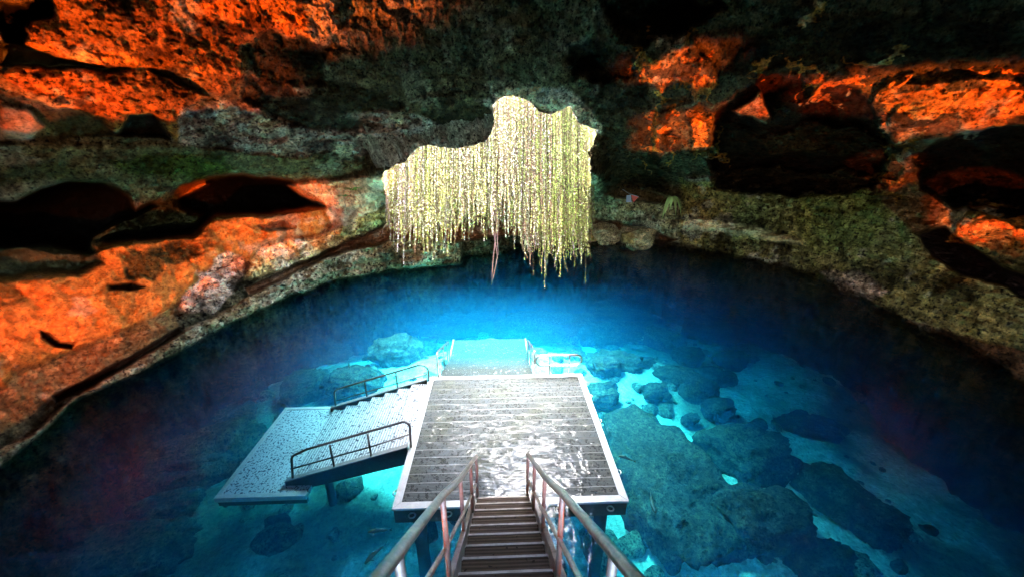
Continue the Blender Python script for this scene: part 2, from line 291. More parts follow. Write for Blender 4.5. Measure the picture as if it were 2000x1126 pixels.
# outline in the photograph, radial move (- nearer, + deeper, share of the distance), edge width, raggedness, rock colour with lamp glow and shade painted in, roughness
FEAT = [
 # ceiling, middle
 ([(470,0),(1250,0),(1240,120),(1180,190),(960,185),(760,240),(560,225),(480,180)], -.02, 40, 20, (.165,.17,.125), 1.5),
 ([(620,170),(740,165),(790,215),(700,245),(620,235)], .08, 25, 22, (.04,.045,.028), 1.4),
 ([(1110,100),(1180,70),(1230,100),(1235,150),(1150,160),(1105,140)], .10, 14, 16, (.03,.03,.022), 1.2),
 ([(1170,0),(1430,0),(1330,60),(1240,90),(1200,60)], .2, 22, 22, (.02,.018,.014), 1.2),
 ([(500,75),(570,70),(640,90),(620,180),(520,190),(485,150)], .08, 25, 22, (.04,.045,.028), 1.4),
 # left, upper
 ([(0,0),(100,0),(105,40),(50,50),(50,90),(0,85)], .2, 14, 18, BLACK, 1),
 ([(95,0),(110,30),(60,45),(42,85),(100,108),(165,122),(250,138),(330,148),(390,168),(432,192),(476,150),(482,88),(520,66),(580,75),(632,86),(665,50),(652,0),(640,-80),(95,-80)], -.13, 16, 14, LIT_TAN, 1.5),
 ([(0,78),(45,85),(110,112),(250,142),(330,152),(420,190),(405,200),(350,160),(290,145),(180,140),(60,132),(0,125)], .05, 8, 4, DKG, .3),
 ([(0,140),(30,122),(90,130),(290,142),(350,170),(408,190),(368,207),(356,278),(338,275),(318,240),(295,222),(258,218),(224,252),(200,226),(150,215),(95,200),(50,180)], -.12, 10, 10, LIT_TAN, 1.5),
 ([(0,205),(50,210),(92,245),(50,276),(0,278)], -.06, 10, 8, (.5,.36,.28), .6),
 ([(55,205),(150,215),(200,228),(222,262),(120,270),(70,235)], .06, 12, 8, DKG, .7),
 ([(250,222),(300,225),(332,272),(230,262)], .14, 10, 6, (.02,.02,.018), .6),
 ([(356,222),(480,190),(560,222),(640,232),(752,216),(962,250),(955,275),(850,292),(780,315),(650,302),(520,302),(400,302),(356,285)], -.03, 20, 14, LILAC, 1.9),
 ([(480,150),(600,195),(740,250),(640,258),(540,232),(470,195)], .08, 16, 12, (.05,.05,.04), 1),
 ([(820,215),(960,195),(970,240),(930,255),(850,240)], .05, 14, 10, (.06,.06,.04), 1),
 # left, middle: the recesses, their shade painted black, then the smooth green lip over them
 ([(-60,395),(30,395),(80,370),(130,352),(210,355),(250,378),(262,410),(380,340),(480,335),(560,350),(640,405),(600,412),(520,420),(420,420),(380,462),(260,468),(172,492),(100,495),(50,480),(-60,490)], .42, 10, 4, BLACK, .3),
 ([(-60,280),(130,284),(270,284),(360,284),(520,300),(620,308),(720,325),(640,350),(560,352),(480,343),(430,342),(380,355),(348,380),(338,405),(300,395),(245,378),(200,358),(130,353),(80,368),(30,393),(-60,396)], -.07, 14, 4, (.16,.18,.12), .85),
 ([(200,298),(330,292),(430,305),(460,330),(380,345),(300,340),(230,330)], -.01, 22, 18, (.07,.12,.035), .9),
 ([(-60,330),(100,318),(180,330),(120,345),(40,365),(-60,385)], -.01, 18, 16, (.08,.10,.05), .9),
 ([(160,496),(186,458),(236,428),(296,402),(338,380),(352,402),(400,417),(388,436),(310,440),(250,450),(205,464),(182,486)], .14, 12, 7, (.06,.07,.04), .9),
 ([(-60,484),(60,480),(172,490),(198,507),(150,532),(-60,545)], .06, 12, 6, DKG, .5),
 ([(336,382),(346,362),(400,350),(408,358),(380,374),(345,388)], .16, 5, 3, LIT_TAN, .4),
 # left, the big ledge, lamp glow painted orange, and its neighbours
 ([(-60,542),(150,532),(196,507),(182,478),(262,466),(372,461),(420,420),(520,417),(600,404),(640,402),(648,430),(622,465),(560,468),(512,485),(490,512),(470,505),(402,530),(355,580),(340,597),(290,637),(230,652),(100,702),(30,722),(12,752),(-60,770)], -.10, 22, 6, LIT_TAN, .55),
 ([(562,362),(600,355),(680,348),(752,346),(756,400),(700,430),(655,455),(642,425),(632,402),(600,392)], -.08, 10, 5, PALE, .6),
 ([(640,402),(652,428),(640,455),(690,436),(700,410)], .02, 8, 4, (.5,.42,.42), .5),
 ([(355,575),(402,530),(430,500),(470,503),(478,540),(452,578),(430,612),(380,614),(350,600)], -.03, 7, 18, (.95,.82,.80), 1.6),
 # left shore strata
 ([(-60,765),(12,755),(30,724),(100,704),(232,654),(340,600),(352,640),(250,700),(100,780),(-60,880)], -.01, 14, 6, (.30,.20,.10), .7),
 ([(-60,905),(60,845),(140,775),(250,715),(345,655),(430,612),(470,590),(560,535),(640,500),(760,468),(900,440),(900,512),(760,530),(650,550),(550,587),(450,632),(340,692),(250,737),(150,777),(60,862),(-60,960)], -.10, 8, 5, (.44,.34,.24), 1.0),
 ([(478,548),(490,512),(512,488),(562,470),(622,467),(650,452),(760,400),(765,432),(640,492),(560,528)], -.06, 8, 5, (.85,.76,.42), .9),
 ([(480,560),(560,532),(640,494),(770,436),(1000,420),(1010,460),(900,470),(760,470),(640,505),(560,545),(490,575)], .12, 8, 5, (.5,.22,.12), .5),
 ([(100,772),(250,700),(350,640),(360,648),(250,715),(110,785)], .08, 5, 3, (.06,.04,.03), .4),
 # far wall
 ([(760,400),(1170,380),(1170,470),(1010,460),(900,440),(770,440)], .05, 20, 8, (.40,.20,.13), .6),
 ([(1150,345),(1330,385),(1400,420),(1420,452),(1320,470),(1260,440),(1150,425)], -.03, 10, 6, (.40,.44,.33), .9),
 ([(1150,428),(1260,442),(1320,470),(1290,482),(1150,470)], .08, 7, 4, (.25,.13,.07), .6),
 ([(1155,445),(1200,440),(1212,462),(1200,475),(1150,472)], -.03, 6, 4, (.6,.38,.18), .6),
 ([(1212,455),(1240,445),(1262,450),(1282,475),(1250,484),(1215,474)], -.06, 6, 3, (.7,.5,.24), .5),
 ([(1180,360),(1230,358),(1290,380),(1330,400),(1250,395),(1170,380)], .05, 6, 4, (.12,.10,.06), .6),
 ([(1340,345),(1385,345),(1400,372),(1370,400),(1345,375)], -.05, 6, 5, LILAC, .8),
 ([(930,190),(985,170),(1100,172),(1150,205),(1185,262),(1135,250),(1112,206),(1078,224),(1045,206),(1000,186),(960,210)], -.02, 8, 10, (.62,.60,.70), 1.6),
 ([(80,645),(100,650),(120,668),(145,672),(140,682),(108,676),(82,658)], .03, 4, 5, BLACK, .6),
 ([(240,480),(330,468),(385,500),(370,525),(320,510),(300,545),(250,535)], .0, 14, 22, (.10,.08,.03), .8),
 ([(210,555),(260,548),(285,560),(250,568),(215,563)], .03, 4, 6, (.03,.02,.01), .6),
 ([(500,440),(560,430),(580,445),(530,452)], .02, 5, 8, (.12,.07,.04), .6),
 # right wall
 ([(1165,60),(1250,60),(1290,330),(1330,380),(1170,370)], .02, 30, 12, (.055,.048,.032), 1),
 ([(1330,345),(1560,385),(1720,370),(1800,360),(2060,470),(2060,900),(1900,690),(1800,640),(1700,590),(1600,545),(1500,510),(1400,488),(1330,480)], -.03, 20, 10, (.42,.41,.19), 1.4),
 ([(1335,432),(1370,425),(1470,440),(1560,465),(1575,482),(1500,470),(1400,452),(1335,450)], -.06, 5, 4, (.8,.68,.42), .6),
 ([(1560,380),(1720,370),(1740,420),(1700,480),(1600,500),(1550,440)], -.02, 14, 10, OLIVE, 1.2),
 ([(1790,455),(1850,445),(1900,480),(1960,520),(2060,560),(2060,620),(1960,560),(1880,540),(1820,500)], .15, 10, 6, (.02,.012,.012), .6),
 ([(1690,370),(1790,330),(1850,400),(1830,450),(1790,455),(1750,420)], .0, 12, 8, (.22,.12,.06), .8),
 ([(1600,530),(1680,530),(1740,570),(1700,590),(1640,565)], -.02, 8, 6, (.6,.5,.44), 1),
 ([(1700,600),(2060,700),(2060,900),(1900,700),(1800,645)], .02, 14, 8, (.16,.09,.05), 1),
 # right ceiling: shade painted into the hollows, lamp glow into the islands
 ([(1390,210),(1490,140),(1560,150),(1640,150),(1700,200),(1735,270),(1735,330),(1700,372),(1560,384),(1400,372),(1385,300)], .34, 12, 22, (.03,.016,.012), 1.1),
 ([(1480,262),(1560,238),(1660,250),(1735,290),(1740,318),(1640,312),(1560,300),(1500,296)], .20, 12, 18, (.07,.035,.02), 1.3),
 ([(1395,335),(1470,318),(1580,338),(1640,330),(1700,350),(1690,372),(1560,386),(1400,376)], .10, 12, 16, (.07,.045,.025), 1.3),
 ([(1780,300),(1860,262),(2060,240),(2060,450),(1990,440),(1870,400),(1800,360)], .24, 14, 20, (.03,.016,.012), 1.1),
 ([(1400,60),(1700,20),(2060,60),(2060,150),(1900,140),(1700,120),(1580,130),(1480,140),(1420,120)], -.03, 20, 14, (.035,.035,.024), 1.2),
 ([(1760,255),(1850,230),(1990,225),(1860,265),(1790,300),(1770,290)], -.02, 10, 6, (.20,.11,.06), .6),
 ([(1240,132),(1272,70),(1310,90),(1352,76),(1396,130),(1392,168),(1362,182),(1352,215),(1388,252),(1404,302),(1358,290),(1345,240),(1318,225),(1300,252),(1306,292),(1283,320),(1280,282),(1285,215),(1342,192),(1350,160),(1312,150),(1292,182)], -.10, 7, 12, LIT_ISL, 1.6),
 ([(1575,192),(1600,160),(1640,130),(1672,150),(1640,190),(1600,182)], -.06, 6, 6, LIT_ISL, 1.4),
 ([(1690,200),(1720,170),(1780,145),(1770,165),(1840,165),(1900,150),(2060,170),(2060,240),(1960,245),(1890,255),(1850,235),(1790,260),(1760,290),(1740,270),(1735,232),(1760,205)], -.10, 7, 12, LIT_ISL, 1.7),
 ([(1740,272),(1755,270),(1762,300),(1782,330),(1765,355),(1745,378),(1715,382),(1735,362),(1715,345),(1750,352),(1765,328),(1745,300)], -.08, 4, 5, LIT_ISL, 1.2),
 ([(1428,215),(1470,195),(1482,178),(1505,230),(1495,242),(1470,228),(1440,224)], -.12, 5, 5, (.4,.26,.15), 1),
 ([(1868,440),(1900,405),(1925,400),(2060,440),(2060,480),(1960,458),(1905,470),(1870,462)], -.14, 6, 6, LIT_ISL, .9),
 ([(1480,140),(1515,128),(1540,130),(1500,147)], -.06, 4, 4, LIT_ISL, .8),
 ([(1570,135),(1612,120),(1600,132),(1578,140)], -.06, 4, 4, LIT_ISL, .8),
 ([(1688,130),(1755,100),(1740,112),(1700,128)], -.06, 4, 4, LIT_ISL, .8),
 ([(1570,30),(1590,8),(1580,30),(1572,36)], -.06, 4, 4, LIT_ISL, .8),
]
HOLE = [(748,352),(752,335),(790,318),(812,292),(835,284),(900,290),(950,276),(966,250),(968,225),(962,205),(972,190),(1000,186),(1040,205),(1055,220),(1075,226),(1100,212),(1112,206),(1128,240),(1150,250),(1162,252),(1158,275),(1150,300),(1153,360),(1156,405),(760,405)]

RA = .72
def build_shell():
    na, ne = 1300, 760
    a = np.concatenate([np.linspace(-pi, -1.08, 70, endpoint=False), np.linspace(-1.08, 1.08, na), np.linspace(1.08, pi, 71)[1:]])
    t = np.linspace(0, 1, ne); S = shore_r(a)
    es = np.arctan2(-H, S)                                      # shore line
    e = np.zeros((ne, len(a)))
    n0, n1 = 60, 610
    for k, (ea, eb) in enumerate([(np.arctan2(-H-8.5, S), es-.02), (es-.02, np.full_like(S, radians(19))), (np.full_like(S, radians(19)), np.full_like(S, radians(88)))]):
        i0, i1 = [(0, n0), (n0, n0+n1), (n0+n1, ne)][k]
        tt = np.linspace(0, 1, i1-i0, endpoint=(k == 2))[:, None]
        e[i0:i1] = ea+(eb-ea)*tt
    A = np.broadcast_to(a, e.shape); te = np.tan(e)
    Sx = np.broadcast_to(S, e.shape)
    dirh = np.stack([np.sin(A), np.cos(A)], -1)
    ce = 2.0/np.maximum(te+.15, .02)
    k = .35; rho = -np.log(np.exp(-np.clip(Sx*1.02, 0, 40)/ (Sx*k)*1.0)+np.exp(-np.clip(ce, 0, 40)/(Sx*k)))*(Sx*k)
    rho = np.where(te < (-H/Sx), Sx, np.maximum(rho, .15))
    # blend so that the wall meets the shore line exactly
    blend = sstep(0, .12, te+H/Sx); rho = Sx*(1-blend)+rho*blend
    d3 = np.stack([dirh[..., 0], dirh[..., 1], te], -1)         # unit horizontal length
    fw = d3@CF; vis = fw > .05; fw = np.where(vis, fw, 1)
    u = np.where(vis, 1000+FPX*(d3@CR)/fw, -9999); v = np.where(vis, 563-FPX*(d3@CU)/fw, -9999)
    P0 = CC+d3*rho[..., None]
    inview = (u > -200) & (u < 2200) & (v > -250) & (v < 1200)
    un = d3/np.linalg.norm(d3, axis=-1, keepdims=True)
    wu = fbm(un, 9, 4, 11); wv = fbm(un, 9, 4, 31); wu2 = fbm(un, 38, 3, 51); wv2 = fbm(un, 38, 3, 71)
    lace = 1-1.4*np.abs(fbm(un*np.array((1, 1, 1.5)), 24, 4, 91, .55))*2
    # base colours
    nz = fbm(P0, .5, 4, 5)[..., None]
    C = np.array((.125, .125, .09))*(1+.6*nz)+np.array((.05, .022, 0))*np.clip(nz*2, 0, 1)
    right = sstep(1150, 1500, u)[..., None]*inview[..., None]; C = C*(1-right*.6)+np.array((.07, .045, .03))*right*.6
    rough = np.ones(u.shape); dlt = np.zeros(u.shape)
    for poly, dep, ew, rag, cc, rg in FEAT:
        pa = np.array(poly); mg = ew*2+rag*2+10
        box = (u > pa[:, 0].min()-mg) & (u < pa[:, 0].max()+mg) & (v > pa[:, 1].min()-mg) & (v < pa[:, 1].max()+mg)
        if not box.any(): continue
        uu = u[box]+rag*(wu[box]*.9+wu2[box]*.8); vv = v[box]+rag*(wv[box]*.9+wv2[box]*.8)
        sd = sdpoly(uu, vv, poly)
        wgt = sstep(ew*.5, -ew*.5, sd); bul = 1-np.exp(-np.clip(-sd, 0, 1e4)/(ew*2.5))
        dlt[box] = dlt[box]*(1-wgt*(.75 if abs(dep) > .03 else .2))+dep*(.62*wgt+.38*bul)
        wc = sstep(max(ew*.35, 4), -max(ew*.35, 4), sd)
        if cc == LIT_ISL: wc = sstep(3, -3, sd+4-58*(lace[box]-.52))  # ragged patches of painted lamp glow
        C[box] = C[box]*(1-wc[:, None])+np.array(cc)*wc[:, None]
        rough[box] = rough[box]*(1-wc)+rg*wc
    rho = rho*(1+dlt)
    # the ceiling hangs lower round the sinkhole
    sdh = np.full(u.shape, 999.); b = (u > 560) & (u < 1380) & (v > 40) & (v < 560)
    sdh[b] = sdpoly(u[b]+6*wu2[b]+4*wu[b], v[b]+5*wv2[b]+4*wv[b], HOLE)
    rim = np.interp(u, [700, 760, 830, 940, 975, 1060, 1120, 1165, 1230], [10.9, 10.1, 9.5, 9.2, 8.4, 8.8, 9.6, 10.4, 12.])
    wr = sstep(75, 0, sdh)*sstep(400, 330, v)
    rho = rho*(1-wr)+np.minimum(rho, rim)*wr
    # relief
    P1 = CC+d3*rho[..., None]; z = P1[..., 2]; far = rho/10
    un = d3/np.linalg.norm(d3, axis=-1, keepdims=True); PN = un*(9+.16*(rho[..., None]-9)); P1 = PN+CC
    big = fbm(P1, .42, 3, 101); med = fbm(P1, 1.7, 4, 201, .55); rid = fbm(P1, 3.6, 4, 301, .55, True); fine = fbm(P1, 9, 3, 401, .6)
    Q = CC+d3*rho[..., None]; Q[..., 2] *= 4.0; strat = fbm(Q, .6, 4, 501, .55, True)
    low = sstep(3.6, 1.6, z)
    d = big*.05+rough*(med*.05+rid*.034+fine*.018)+low*strat*.028*np.clip(rough, 0, 1.2)**1.5
    shorefix = sstep(-.6, .5, np.abs(z)); d = d*(.35+.65*shorefix)
    rho = rho*(1+d)
    P = CC+d3*rho[..., None]
    hue = fbm(un, 7, 4, 801)[..., None]; C = C*(1+hue*np.array((.45, -.05, -.25)))
    # crust colour variation: light on ridges of crust, dark in pores
    pore = fbm(P1, 6, 3, 601, .6); C = C*(1+.35*np.clip(pore, -1, 1)[..., None]*np.minimum(rough, 1.5)[..., None])
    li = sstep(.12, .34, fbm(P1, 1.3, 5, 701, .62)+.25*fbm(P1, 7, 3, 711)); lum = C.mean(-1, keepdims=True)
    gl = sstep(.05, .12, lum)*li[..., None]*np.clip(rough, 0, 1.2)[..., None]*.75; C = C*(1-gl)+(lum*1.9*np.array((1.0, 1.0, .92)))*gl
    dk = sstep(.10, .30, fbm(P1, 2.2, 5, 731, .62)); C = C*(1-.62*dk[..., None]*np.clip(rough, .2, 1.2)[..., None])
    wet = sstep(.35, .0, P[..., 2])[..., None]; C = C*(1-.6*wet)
    C = np.clip(C, .003, 1.08)
    hy = P[..., 1]; inh = (sdh < 0) & (v < 398); inside = inh & (hy < 14.1)
    ent = (np.abs(np.abs(A)-pi) < .55) & (te > -.55) & (te < .45)      # the way in behind the viewer
    dead = inside | ent
    jump = rho/np.minimum(np.minimum(np.roll(rho, 1, 0), np.roll(rho, -1, 0)), np.minimum(np.roll(rho, 1, 1), np.roll(rho, -1, 1)))
    nb = inh & ~(np.roll(inh, 2, 0) & np.roll(inh, -2, 0) & np.roll(inh, 2, 1) & np.roll(inh, -2, 1)) & (v < 330); dead = dead | (nb & (jump > 1.04))
    kf = ~(dead[:-1, :-1] | dead[1:, :-1] | dead[:-1, 1:] | dead[1:, 1:])
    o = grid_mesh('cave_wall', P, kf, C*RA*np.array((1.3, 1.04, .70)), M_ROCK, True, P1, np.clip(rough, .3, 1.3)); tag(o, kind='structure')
    # rim loop for the shaft: per column the lowest-elevation kept row above the hole
    return P, inh, u, v
SP, SIN, SU, SV = build_shell()

def build_shaft():                         # the sides of the sinkhole, from the torn rim up to the ground
    cols = np.where(SIN.any(0))[0][::3]; mb = []
    tops = []
    for c in cols:
        r = np.where(SIN[:, c])[0].max()+1; tops.append(SP[r, c])
    tops = np.array(tops)
    # near side: from the rim up and outwards
    rows = 8; G = np.zeros((rows, len(tops), 3)); cen = np.array([.0, 12.0])
    for k in range(rows):
        h = 1.5*k/(rows-1); q = tops.copy(); dxy = q[:, :2]-cen; L = np.linalg.norm(dxy, axis=1, keepdims=True)
        q[:, :2] = q[:, :2]+dxy/L*(.10*k); q[:, 2] += h; q += .10*fbm(q, 1.5, 3, 7)[:, None]*(k > 0)
        G[k] = q
    c = np.ones(G.shape)*np.array((.3, .27, .2)); tag(grid_mesh('sinkhole_shaft', G, None, c, M_ROCK), kind='structure')
    # far side, behind the hanging vines
    xs = np.linspace(-4.05, 3.4, 90); zs = np.linspace(4.0, 8.2, 40); X, Z = np.meshgrid(xs, zs)
    Yb = 14.25-.03*X**2; B = np.stack([X, Yb, Z], -1); B[..., 2] = np.where(np.arange(40)[:, None] < 6, B[..., 2]-.7+.5*fbm(B*np.array((1, 0, 0)), 1.2, 3, 12), B[..., 2]); B[..., 1] += .25*fbm(B, .9, 4, 9)
    tag(grid_mesh('sinkhole_back', B, None, np.ones(B.shape)*np.array((.34, .32, .12)), M_ROCK), kind='structure')
build_shaft()
# ------------------------------------------------------------------ water and bed
def bed_z(x, y):
    P = np.stack([x, y, np.zeros_like(x)], -1)
    z = -2.65-.20*np.clip(y-12, 0, 9)-.12*np.clip(np.abs(x-1.0)-4.5, 0, 9)-.3*np.clip(4-y, 0, 6)
    z = z+1.15*np.exp(-((x+.2)/5.0)**2-((y-10.8)/2.4)**2)
    return np.maximum(z, -5.6)+.35*fbm(P, .35, 3, 21)+.10*fbm(P, 1.6, 3, 22)
def build_bed():
    xs = np.linspace(-16, 22, 330); ys = np.linspace(-4, 25, 260); X, Y = np.meshgrid(xs, ys)
    B = np.stack([X, Y, bed_z(X, Y)], -1)
    n = fbm(B, .8, 4, 23)[..., None]; n2 = fbm(B, .3, 3, 24)[..., None]
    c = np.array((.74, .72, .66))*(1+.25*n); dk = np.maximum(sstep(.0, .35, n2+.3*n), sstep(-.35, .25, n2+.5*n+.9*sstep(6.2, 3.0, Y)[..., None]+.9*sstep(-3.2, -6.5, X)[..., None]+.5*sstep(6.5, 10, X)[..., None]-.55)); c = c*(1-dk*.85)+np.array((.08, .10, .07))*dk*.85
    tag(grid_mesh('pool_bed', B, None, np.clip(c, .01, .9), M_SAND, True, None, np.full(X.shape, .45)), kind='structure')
    w_ = MB(); w_.box((-18, -6, -9), (24, 27, 0)); o = w_.build('pool_water', M_WATER); tag(o, kind='structure')
build_bed()

# ------------------------------------------------------------------ swimming platform
DX0, DX1, DY0, DY1, DZ = -1.655, 1.968, 4.365, 7.875, -.12
def swimming_platform():
    R = root('swimming_platform', (.15, 6.1, DZ), 'square grey boarded platform with a white edge at the foot of the stairs', 'platform')
    tw = .12; n = 18; y0, y1 = DY0+tw, DY1-tw; wd = (y1-y0)/n
    for k in range(n):
        b = MB(); b.box((DX0+tw+.004, y0+k*wd+.005, DZ-.0032), (DX1-tw-.004, y0+(k+1)*wd-.010, DZ+.0015*random.uniform(-1, 1))); b.build('board', M_DECK, R)
    for poly in ([(DX0,DY0),(DX1,DY0),(DX1-tw,DY0+tw),(DX0+tw,DY0+tw)], [(DX1,DY0),(DX1,DY1),(DX1-tw,DY1-tw),(DX1-tw,DY0+tw)],
                 [(DX1,DY1),(DX0,DY1),(DX0+tw,DY1-tw),(DX1-tw,DY1-tw)], [(DX0,DY1),(DX0,DY0),(DX0+tw,DY0+tw),(DX0+tw,DY1-tw)]):
        c = np.mean(poly, 0); b = MB(); b.prism([tuple(c+(np.array(q)-c)*.998) for q in poly], 2, DZ-.03, DZ+.012); b.build('edge_trim', M_WHITE, R, bevel=.005)
    b = MB(); b.box((DX0+.1, DY0+.1, DZ-.07), (DX1-.1, DY1-.1, DZ-.0035)); b.build('joist_layer', M_SUB, R)
    for a, c in (((DX0+.02, DY0+.02, DZ-.30), (DX1-.02, DY0+.07, DZ-.032)), ((DX0+.02, DY1-.07, DZ-.30), (DX1-.02, DY1-.02, DZ-.032)),
                 ((DX0+.02, DY0+.075, DZ-.30), (DX0+.07, DY1-.075, DZ-.032)), ((DX1-.07, DY0+.075, DZ-.30), (DX1-.02, DY1-.075, DZ-.032))):
        b = MB(); b.box(a, c); b.build('fascia', M_UNDER, R)
    for x in (DX0+.3, DX1-.3):
        for y in (DY0+.35, DY1-.35):
            b = MB(); b.tube([(x, y, -6), (x, y, DZ-.075)], .11, 12); b.build('pile', M_UNDER, R, True)
    # mooring eyes round the sides
    def eye(p, nrm):
        t = MB(); p = Vector(p); nrm = Vector(nrm); s = nrm.cross(Vector((0, 0, 1)))
        t.tube([p+nrm*(.045-.045*cos(2*pi*k/14))+s*(.05*sin(2*pi*k/14)) for k in range(15)], .012, 6); t.build('mooring_eye', M_STEEL, R, True)
    for uu in (805, 876, 1090, 1190):
        q = bp(uu, 1000, Y=DY0+.0); eye((q[0], DY0+.02, DZ-.1), (0, -1, 0))
    for f in (.1, .45): eye((DX0+.02, DY0+f*3.5, DZ-.06), (-1, 0, 0))
    for f in (.18, .55, .78, .92): eye((DX1-.02, DY0+f*3.5, DZ-.06), (1, 0, 0))
    return R
swimming_platform()

def rail_tube(name, pts, r, parent, m=M_STEEL, seg=10):
    b = MB(); b.tube(pts, r, seg); return b.build(name, m, parent, True)
def smooth_path(pts, n=6, rad=.1):         # rounds the corners of a polyline
    pts = [Vector([float(x) for x in p]) for p in pts]; out = [pts[0]]
    for i in range(1, len(pts)-1):
        a, b, c = pts[i-1], pts[i], pts[i+1]; r = min(rad, (a-b).length*.45, (c-b).length*.45)
        p0 = b+(a-b).normalized()*r; p2 = b+(c-b).normalized()*r
        for k in range(n+1):
            t = k/n; out.append(p0*(1-t)**2+b*2*t*(1-t)+p2*t*t)
    return out+[pts[-1]]

# ------------------------------------------------------------------ side steps and sunken platform
SY0, SY1, LX, LZ = 5.6, 7.70, -3.85, -.87
def side_steps():
    R = root('side_steps', (-2.7, 6.6, -.5), 'pale speckled steps with two dark handrails going down left from the grey platform', 'steps')
    n = 7; rise = (DZ-LZ)/n; x_top = DX0-.02; go = (x_top-LX)/n
    for k in range(n):
        x1 = x_top-k*go; z = DZ-.02-k*rise
        b = MB(); b.box((x1-go-.03, SY0+.06, z-.045), (x1-.004, SY1-.06, z)); b.build('tread', M_SIDE, R, bevel=.006)
        b = MB(); b.box((x1-go+.006, SY0+.06, z-rise+.002), (x1-go+.02, SY1-.06, z-.047)); b.build('riser', M_SIDE, R)
    for y in (SY0, SY1):
        b = MB(); b.prism([(x_top, DZ+.05), (x_top, DZ-.32), (LX+.1, LZ-.12), (LX-.12, LZ-.02), (LX-.12, LZ+.08)], 1, y-.025, y+.055); b.build('stringer', M_UNDER, R, bevel=.004)
        b = MB(); b.prism([(x_top, DZ+.075), (x_top, DZ+.052), (LX-.12, LZ+.082), (LX-.12, LZ+.105)], 1, y-.03, y+.06); b.build('stringer_cap', M_SUB, R)
    for y, path, posts, lowr in ((SY0, [(573,945),(569,890),(600,876),(790,822),(800,828),(803,872)], [(569,890,575,945),(644,868,652,918),(718,847,726,893)], [(571,914),(646,893),(722,872),(800,847)]),
                                 (SY1, [(656,797),(653,762),(665,757),(822,711),(836,718),(838,745)], [(653,762,656,797),(712,744,716,779),(773,727,777,760)], [(655,782),(714,765),(775,748),(834,730)])):
        yy = y+.015
        h = rail_tube('handrail', smooth_path([bp(a, b, Y=yy) for a, b in path], 5, .08), .022, R, M_DARKSTEEL)
        for a, b, c, d in posts[1:]:
            p0 = bp(a, b, Y=yy); p1 = bp(c, d, Y=yy); rail_tube('post', [p0, (p0[0], yy, p1[2])], .02, h, M_DARKSTEEL, 8)
        rail_tube('middle_rail', [bp(a, b, Y=yy) for a, b in lowr], .015, h, M_DARKSTEEL, 8)
side_steps()
def sunken_platform():
    z = LZ; x0 = -5.11; x1 = -3.50; y0 = 5.33; y1 = 7.86
    R = root('sunken_platform', (-4.4, 6.6, z), 'blue white speckled platform sunk under the water at the foot of the side steps', 'platform')
    tw = .09
    b = MB(); b.box((x0+tw+.003, y0+tw+.003, z-.08), (x1-.003, y1-tw-.003, z)); b.build('floor_panel', M_PANEL, R)
    for a, c in (((x0, y0, z-.085), (x1, y0+tw, z+.014)), ((x0, y1-tw, z-.085), (x1, y1, z+.014)), ((x0, y0+tw+.001, z-.085), (x0+tw, y1-tw-.001, z+.014))):
        b = MB(); b.box(a, c); b.build('edge_trim', M_WHITE, R, bevel=.006)
    for a, c in (((x0+.03, y0+.03, z-.2), (x1-.02, y0+.09, z-.087)), ((x0+.03, y0+.1, z-.32), (x0+.09, y1-.03, z-.087))):
        b = MB(); b.box(a, c); b.build('fascia', M_UNDER, R)
    for x, y in ((x1-.3, y1-.3), (x1-.3, y1-1.2)):
        b = MB(); b.tube([(x, y, -6.5), (x, y, z-.09)], .09, 10); b.build('pile', M_UNDER, R, True)
sunken_platform()
def far_steps():
    R = root('far_steps', (-.3, 9, -.5), 'pale drowned steps with short steel rails going down from the far edge of the platform', 'steps')
    x0, x1 = -1.47, .86; n = 5; go = .385; rise = .156
    for k in range(n):
        y = DY1+.02+k*go; z = DZ-.02-(k+.35)*rise
        b = MB(); b.box((x0+.05, y, z-.05), (x1-.05, y+go+.03, z)); b.build('tread', M_FAR, R, bevel=.006)
    yl = DY1+.02+n*go; zl = DZ-.02-(n+.35)*rise
    b = MB(); b.box((x0+.02, yl+.035, zl-.06), (x1-.02, yl+1.45, zl)); b.build('landing', M_FAR, R, bevel=.008)
    for x in (x0, x1):
        b = MB(); b.prism([(DY1+.01, DZ-.05), (DY1+.01, DZ-.35), (yl+.2, zl-.25), (yl+1.45, zl-.25), (yl+1.45, zl+.03), (yl, zl+.03)], 0, x-.02, x+.02); b.build('stringer', M_WHITE, R)
        xi = x+(.04 if x < 0 else -.04)
        h = rail_tube('handrail', smooth_path([(xi, DY1-.03, DZ), (xi, DY1-.03, .50), (xi, DY1+.1, .50), (xi, yl, -.24), (xi, yl+.02, zl)], 5, .09), .023, R)
        for f in (.45, .8):
            y = DY1+.1+(yl-DY1-.1)*f; z = .50-(.74)*f
            rail_tube('post', [(xi, y, z), (xi, y, DZ-.3-.55*f)], .018, h, M_STEEL, 8)
        rail_tube('middle_rail', [(xi, DY1-.03, .16), (xi, DY1+.1, .16), (xi, yl, -.56)], .016, h, M_STEEL, 8)
far_steps()
def guard_rail():
    y = DY1-.05
    R = root('guard_rail', (bp(1092, 728, Y=y)[0], y, DZ), 'short rounded steel guard rail on the far right corner of the platform', 'railing')
    a, b = bp(1047, 694, Y=y), bp(1135, 712, Y=y); cx, cz, hw, hh = (a[0]+b[0])/2, (a[2]+b[2])/2, (b[0]-a[0])/2, (a[2]-b[2])/2
    pts = []
    for k in range(41):
        t = 2*pi*k/40; c, s = cos(t), sin(t)
        pts.append((cx+math.copysign(max(hw-hh, 0), c)*(1 if abs(c) > 1e-6 else 0)+hh*c, y, cz+hh*s))
    rail_tube('rail_loop', pts, .026, R)
    for uu in (1073, 1111):
        x = bp(uu, 725, Y=y)[0]; rail_tube('post', [(x, y, DZ-.01), (x, y, cz+hh-.01)], .021, R)
guard_rail()

